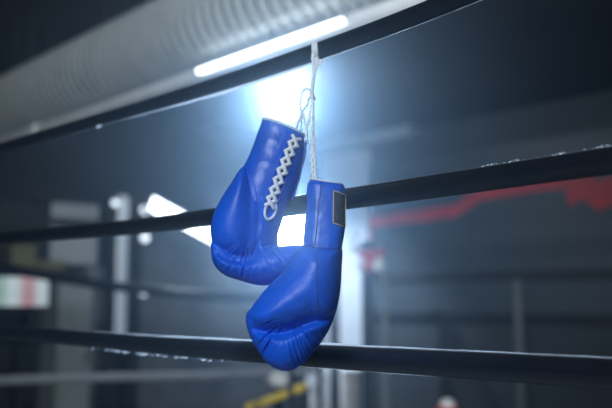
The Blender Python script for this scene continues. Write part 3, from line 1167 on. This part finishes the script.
# ------------------------------------------------------------------ left end of the gym
# cage fence standing in front of the end wall
YC = YE - 1.4
cage = thing('cage_fence', on_y(131, 300, YC) * 1.0, 'dark training cage fence with wire mesh behind the rear glove', 'fence')
cage.location.z = 0
zc_top = on_y(131, 196, YC).z
for x0, x1 in ((103, 112), (127.5, 136.5)):
    lo, hi = end_box(x0, x1, 196, 380, 0.09, Y=YC)
    MB(cage.location).box((lo[0], lo[1], 0), (hi[0], hi[1], zc_top), 0.008).build('post', 'steel', cage)
xa, xb = on_y(136, 270, YC).x, on_y(330, 270, YC).x
zm0, zm1 = 0.05, on_y(160, 224, YC).z
mb = MB(cage.location)
sp = 0.07
k = -int(6 / sp)
while k * sp < (xb - xa):
    # two families of diagonal wires clipped to the panel
    for sgn in (1, -1):
        s0 = xa + k * sp
        if sgn > 0:
            x0_, z0_, x1_, z1_ = s0, zm0, s0 + (zm1 - zm0), zm1
        else:
            x0_, z0_, x1_, z1_ = s0, zm1, s0 + (zm1 - zm0), zm0
        def clip(xv):
            return z0_ + (z1_ - z0_) * (xv - x0_) / (x1_ - x0_)
        A0, A1 = max(x0_, xa), min(x1_, xb)
        if A1 - A0 > 0.02:
            mb.tube([(A0, YC - .045, clip(A0)), (A1, YC - .045, clip(A1))], 0.004, 4, caps=False)
    k += 1
mb.build('wire_mesh', 'wire', cage)
MB(cage.location).box((xa, YC - .075, zm1), (xb, YC - .015, zm1 + .05)).build('rail', 'steel', cage)
MB(cage.location).box((xb, YC - .085, 0), (xb + .09, YC, zm1 + .05)).build('post', 'steel', cage)

# grey padding on the end wall behind the mesh
lo, hi = end_box(138, 285, 220, 336, 0.10)
tag(MB(((lo[0] + hi[0]) / 2, YE - .05, 0)).box((lo[0], lo[1], 0.02), (hi[0], hi[1], lo[2]), 0.03).build('wall_pad', 'grey_pad'), 'grey wall padding behind the wire mesh cage', 'wall pad')
# slit window
lo, hi = end_box(114, 126, 196, 336, 0.03)
structure(MB().box(lo, hi).build('window_1', 'strip'))
# frosted window with a dark mullion
lo, hi = end_box(50, 97, 204, 264, 0.03)
w2 = structure(MB((lo[0], YE, hi[2])).box(lo, hi).build('window_2', 'window'))
zmid = on_y(72, 223, YE).z
MB((lo[0], YE, hi[2])).box((lo[0], lo[1] - .02, zmid - .06), (hi[0], lo[1], zmid + .06)).build('window_frame', 'trim_dark', w2)

# locker
lo, hi = end_box(40, 73, 284, 382, 0.45)
lk = thing('locker', ((lo[0] + hi[0]) / 2, YE - .225, 0), 'tall pale grey metal locker against the end wall', 'locker')
lx0, lx1, lz = lo[0], hi[0], lo[2]
MB(lk.location).box((lx0, YE - .46, 0), (lx1, YE - .01, lz), 0.01).build('body', 'locker', lk)
dr = MB(lk.location).box((lx0 + .02, YE - .48, .06), (lx1 - .02, YE - .46, lz - .03), 0.004).build('door', 'locker', lk)
MB(lk.location).box((lx1 - .07, YE - .50, lz * .55), (lx1 - .05, YE - .48, lz * .55 + .12)).build('handle', 'steel', dr)
lo, hi = end_box(76, 102, 268, 334, 0.30)
ck = thing('cabinet', ((lo[0] + hi[0]) / 2, YE - .15, 0), 'dim grey cabinet between the locker and the cage post', 'cabinet')
MB(ck.location).box((lo[0], YE - .31, 0), (hi[0], YE - .01, lo[2]), 0.01).build('body', 'grey_pad', ck)
MB(ck.location).box((lo[0] + .02, YE - .33, .08), (hi[0] - .02, YE - .31, lo[2] - .03), 0.004).build('door', 'grey_pad', ck)

# lit colourful sign board at the left edge
m, nt, p = nt_new('lit sign face')
tc = nt.nodes.new('ShaderNodeTexCoord')
sx = nt.nodes.new('ShaderNodeSeparateXYZ')
nt.links.new(tc.outputs['Generated'], sx.inputs[0])
rp = nt.nodes.new('ShaderNodeValToRGB')
cols = [(0.0, (.50, .58, .75)), (.30, (.45, .55, .75)), (.42, (.30, .48, .42)), (.52, (.62, .80, .85)), (.62, (.60, .72, .78)), (.70, (.55, .30, .34)), (.80, (.50, .33, .40)), (.88, (.66, .78, .85)), (1.0, (.55, .68, .78))]
el = rp.color_ramp.elements
el[0].position, el[0].color = 0.0, (*cols[0][1], 1)
el[1].position, el[1].color = 1.0, (*cols[-1][1], 1)
for pos, c in cols[1:-1]:
    e = el.new(pos); e.color = (*c, 1)
nt.links.new(sx.outputs[0], rp.inputs['Fac'])
nt.links.new(rp.outputs['Color'], p.inputs['Emission Color'])
p.inputs['Emission Strength'].default_value = 0.62
p.inputs['Base Color'].default_value = (.1, .1, .1, 1)
YS = YE - 2.2
lo, hi = end_box(-40, 46, 277, 306, 0.05, Y=YS)
sg = thing('sign_board', ((lo[0] + hi[0]) / 2, YS, 0), 'glowing sign board with pale green, white and pink blotches', 'sign')
MB(sg.location).box((lo[0] + .03, YS - .05, hi[2]), (hi[0], YS - .03, lo[2])).build('face', m, sg)
MB(sg.location).box((lo[0], YS - .03, hi[2] - .03), (hi[0] + .03, YS + .06, lo[2] + .03), 0.01).build('housing', 'steel', sg)
for fx in (0.15, 0.85):
    x_ = lo[0] + (hi[0] - lo[0]) * fx
    MB(sg.location).box((x_ - .02, YS, 0), (x_ + .02, YS + .04, hi[2])).build('leg', 'steel', sg)

# shelf with two dull yellow boxes
lo, hi = end_box(-10, 62, 270, 273, 0.3)
sh = thing('wall_shelf', ((lo[0] + hi[0]) / 2, YE - .15, hi[2]), 'dark shelf on the end wall carrying two dull yellow boxes', 'shelf')
MB(sh.location).box(lo, hi).build('board', 'steel', sh)
for fx in (.1, .9):
    x_ = lo[0] + (hi[0] - lo[0]) * fx
    MB(sh.location).prism([(x_, YE - .25, hi[2]), (x_, YE, hi[2]), (x_, YE, hi[2] - .2)], (.02, 0, 0)).build('bracket', 'steel', sh)
shz = lo[2]
for x0, x1, y0, lb in ((30, 57, 261, 'dull yellow box on the right end of the dark wall shelf'), (4, 28, 246, 'taller dull yellow box on the left of the dark wall shelf')):
    l2, h2 = end_box(x0, x1, y0, 270, 0.22, 0.04)
    b = thing('storage_box', ((l2[0] + h2[0]) / 2, (l2[1] + h2[1]) / 2, shz), lb, 'box', 'boxes on the wall shelf')
    zl_ = l2[2] - .05
    MB(b.location).box((l2[0], l2[1], shz), (h2[0], h2[1], zl_), .01).build('body', 'dull_yellow', b)
    MB(b.location).box((l2[0] - .01, l2[1] - .01, zl_), (h2[0] + .01, h2[1] + .01, l2[2]), .008).build('lid', 'dull_yellow', b)

# dark sagging rope and pale barrier rope in front of the end wall
YB = YE - 3.2
pts = spline([tuple(on_y(x, y, YB)) for x, y in ((-55, 257.4), (0, 267), (55, 277), (105, 285), (160, 291), (220, 296.5), (270, 299.5), (316, 301.5))], 8)
o = MB(pts[20]).tube([Vector(p) for p in pts], 0.042, 12).build('barrier_rope', 'rope', None, True)
tag(o, 'dark sagging barrier rope crossing in front of the left cage posts', 'barrier rope', 'barrier ropes')
pts = spline([tuple(on_y(x, y, YB)) for x, y in ((-55, 385), (0, 381), (100, 377.5), (200, 375.5), (260, 373.5), (300, 371.5), (316, 370.5))], 8)
o = MB(pts[20]).tube([Vector(p) for p in pts], 0.036, 12).build('barrier_rope', 'trim', None, True)
tag(o, 'pale grey barrier rope below the lowest ring rope', 'barrier rope', 'barrier ropes')
for x, lb in ((-60, 'dark barrier post at the far left'), (320, 'dark barrier post standing behind the front glove')):
    q = on_y(x, 380, YB)
    if lb:
        bp = thing('barrier_post', (q.x, YB, 0), lb, 'post', 'barrier posts')
        zt_ = on_y(x, 256 if x < 0 else 301, YB).z + .03
        MB(bp.location).tube([(q.x, YB, 0.02), (q.x, YB, zt_)], 0.03, 14).build('pole', 'steel', bp, True)
        MB(bp.location).tube([(q.x, YB, 0), (q.x, YB, 0.03)], 0.16, 24).build('base', 'steel', bp, True)

# glowing balls standing in for reflections on cage hardware, and a tilted panel lamp behind the middle rope
cp = on_y(132, 240, YC)
for x, y, r, lb in ((145, 210, .048, 'glowing ball imitating a glint on the cage, just above the middle ring rope'), (145, 238, .046, 'glowing ball imitating a glint on the cage, just below the middle ring rope'), (143.5, 293, .036, 'glowing ball imitating a glint low on the cage post'), (115, 203, .035, 'glowing ball imitating a glint at the top of the leftmost cage post')):
    c = on_y(x, y, YC - .16)
    b = thing('round_glint', c, lb, 'lamp', 'imitated glints on the cage')
    MB(c).ball(c, r, 2).build('glint', 'glint', b, True)
    MB(c).tube([c + Vector((0, .03, 0)), c + Vector((0, .09, 0))], r * .6, 12).build('glint_mount', 'steel', b, True)
c1, c2 = on_y(152, 203, YC - .3), on_y(222, 241, YC - .3)
dv_ = (c2 - c1); dn = dv_.normalized(); pn = dn.cross(Vector((0, 1, 0))).normalized()
if pn.z < 0:
    pn = -pn
lm = thing('tilted_lamp', (c1 + c2) / 2, 'slanting white lamp half hidden by the middle ring rope', 'lamp')
wv = 0.075
MB(lm.location).prism([c1 + pn * wv, c2 + pn * wv, c2 - pn * wv, c1 - pn * wv], (0, .02, 0)).build('lens', 'panel_lamp', lm)
MB(lm.location).prism([c1 + pn * (wv + .02) - dn * .02 + Vector((0, .021, 0)), c2 + pn * (wv + .02) + dn * .02 + Vector((0, .021, 0)), c2 - pn * (wv + .02) + dn * .02 + Vector((0, .021, 0)), c1 - pn * (wv + .02) - dn * .02 + Vector((0, .021, 0))], (0, .05, 0)).build('housing', 'steel', lm)
MB(lm.location).tube([(c1 + c2) / 2 + Vector((0, .06, 0)), (c1 + c2) / 2 + Vector((0, .32, -.02))], 0.02, 8).build('bracket', 'steel', lm)

# ------------------------------------------------------------------ right: rack with red and white gloves, cabinet, barrier
XRK = XB - 1.5
q = on_x(372, 300, XRK)
rk = thing('glove_rack', (XRK, q.y, 0), 'dark upright rack holding red and white gloves by the white pier', 'rack')
ztop = on_x(372, 240, XRK).z
y0_, y1_ = on_x(360, 300, XRK).y, on_x(387, 300, XRK).y
MB(rk.location).box((XRK + .02, y0_, 0), (XRK + .08, y0_ - .14, ztop), .01).build('board', 'panel', rk)
MB(rk.location).tube([(XRK, y1_ + .04, 0), (XRK, y1_ + .04, ztop - .1)], .035, 12).build('post', 'locker', rk, True)
MB(rk.location).box((XRK - .02, y1_, ztop - .12), (XRK + .03, y0_, ztop - .08)).build('cross_bar', 'steel', rk)
MB(rk.location).box((XRK - .25, y1_ - .1, 0), (XRK + .25, y0_ + .1, .04), .01).build('foot', 'steel', rk)


def small_glove(px, py, fist, cuff, label, s=1.0):
    c = on_x(px, py, XRK - .10)
    g = thing('training_glove', c, label, 'boxing glove', 'gloves on the rack')
    mb = MB(c)
    mb.tube([c + Vector((0, 0, .13 * s)), c + Vector((0, 0, .10 * s)), c + Vector((0, 0, .05 * s)), c + Vector((0, 0, 0)), c + Vector((0, 0, -.05 * s)), c + Vector((0, 0, -.085 * s)), c + Vector((0, 0, -.10 * s))], [.045 * s, .048 * s, .05 * s, .068 * s, .075 * s, .055 * s, .015 * s], 16)
    mb.build('fist', fist, g, True)
    MB(c).tube([c + Vector((-.03, .05, .04)) * s, c + Vector((-.05, .065, .0)) * s, c + Vector((-.055, .055, -.05)) * s], [.02 * s, .03 * s, .022 * s], 12).build('thumb', fist, g, True)
    MB(c).tube([c + Vector((0, 0, .10 * s)), c + Vector((0, 0, .20 * s))], [.052 * s, .050 * s], 16).build('cuff', cuff, g, True)
    MB(c).tube([c + Vector((0, 0, .19 * s)), c + Vector((.06, 0, .24 * s))], .006, 6).build('hook_loop', 'lace', g, True)
    return g


small_glove(355, 247, 'white_leather', 'white_leather', 'white glove at the top of the glove rack', .8)
small_glove(362.5, 266, 'white_leather', 'red_leather', 'white fisted glove with red cuff at the left of the rack', .9)
small_glove(371, 265, 'red_leather', 'red_leather', 'red glove in the middle of the rack', .9)
small_glove(380, 265, 'white_leather', 'red_leather', 'white fisted glove with red cuff at the right of the rack', .9)

# white cabinet low behind the front glove
XC = XB - 1.0
a, b = on_x(306, 390, XC), on_x(346, 390, XC)
zt_ = on_x(330, 369, XC).z
wc = thing('cabinet', (XC, (a.y + b.y) / 2, 0), 'white cabinet low behind the front glove fist', 'cabinet')
MB(wc.location).box((XC, a.y, 0), (XC + .5, b.y, zt_), .01).build('body', 'white_box', wc)
for s0, s1 in ((a.y - .02, (a.y + b.y) / 2 + .006), ((a.y + b.y) / 2 - .006, b.y + .02)):
    d = MB(wc.location).box((XC - .02, s0, .08), (XC, s1, zt_ - .03), .004).build('door', 'white_box', wc)
    MB(wc.location).box((XC - .045, (s0 + s1) / 2 - .01, zt_ * .6), (XC - .02, (s0 + s1) / 2 + .01, zt_ * .6 + .12)).build('handle', 'steel', d)

# yellow bar barrier
YBR = 6.0
def dp(px, py, depth):
    return at(px, py, depth)
p1, p2 = dp(256, 405, 6.4), dp(306, 386, 6.4)
yb = thing('barrier', (p1.x, p1.y, 0), 'yellow slanting barrier bar under the front glove', 'barrier')
MB(yb.location).tube([p1 - (p2 - p1) * .2, p1, p2], .030, 14).build('bar', 'yellow', yb, True)
for q_ in (p1, p2):
    MB(yb.location).tube([(q_.x, q_.y, 0), q_], .025, 12).build('post', 'steel', yb, True)
p3 = dp(279, 380, 6.9)
bg = thing('punch_pad', (p3.x, p3.y, 0), 'white padded block on a dark pedestal behind the yellow bar', 'pad')
MB(bg.location).ball(p3, .09, 3, (1.1, 1.1, .75)).build('pad', 'white_leather', bg, True)
MB(bg.location).tube([(p3.x, p3.y, 0), p3 - UPZ * .06], .05, 14).build('pedestal', 'steel', bg, True)
# ball at the lower right
p4 = dp(447, 410, 6.0)
bl = thing('ball_stand', (p4.x, p4.y, 0), 'dark stand with a red and white ball on top at the bottom edge', 'punch ball')
MB(bl.location).ball(p4, .075, 3).build('ball', 'red_leather', bl, True)
MB(bl.location).ball(p4 + Vector((0, 0, .022)) - FH * .012, .060, 3).build('ball_panel', 'white_leather', bl, True)
MB(bl.location).tube([(p4.x, p4.y, 0), p4 - UPZ * .06], .02, 10).build('pole', 'steel', bl, True)
MB(bl.location).tube([(p4.x, p4.y, 0), (p4.x, p4.y, .04)], .2, 24).build('base', 'steel', bl, True)

# ------------------------------------------------------------------ world and view
w = bpy.data.worlds.new('world')
sc.world = w
w.use_nodes = True
w.node_tree.nodes['Background'].inputs[0].default_value = (0.35, 0.5, 0.7, 1)
w.node_tree.nodes['Background'].inputs[1].default_value = 0.0
# thin bluish haze filling the air of the gym
vs = w.node_tree.nodes.new('ShaderNodeVolumeScatter')
vs.inputs['Color'].default_value = (0.48, 0.72, 1.0, 1)
vs.inputs['Density'].default_value = 0.0058
vs.inputs['Anisotropy'].default_value = 0.91
w.node_tree.links.new(vs.outputs[0], w.node_tree.nodes['World Output'].inputs['Volume'])
sc.view_settings.view_transform = 'Standard'
sc.view_settings.look = 'None'
sc.view_settings.gamma = 1.0
sc.view_settings.exposure = 0.0
sc.view_settings.use_curve_mapping = False
sc.cycles.use_denoising = True
sc.cycles.max_bounces = 6
sc.cycles.diffuse_bounces = 4
sc.cycles.glossy_bounces = 3
sc.cycles.sample_clamp_indirect = 6.0
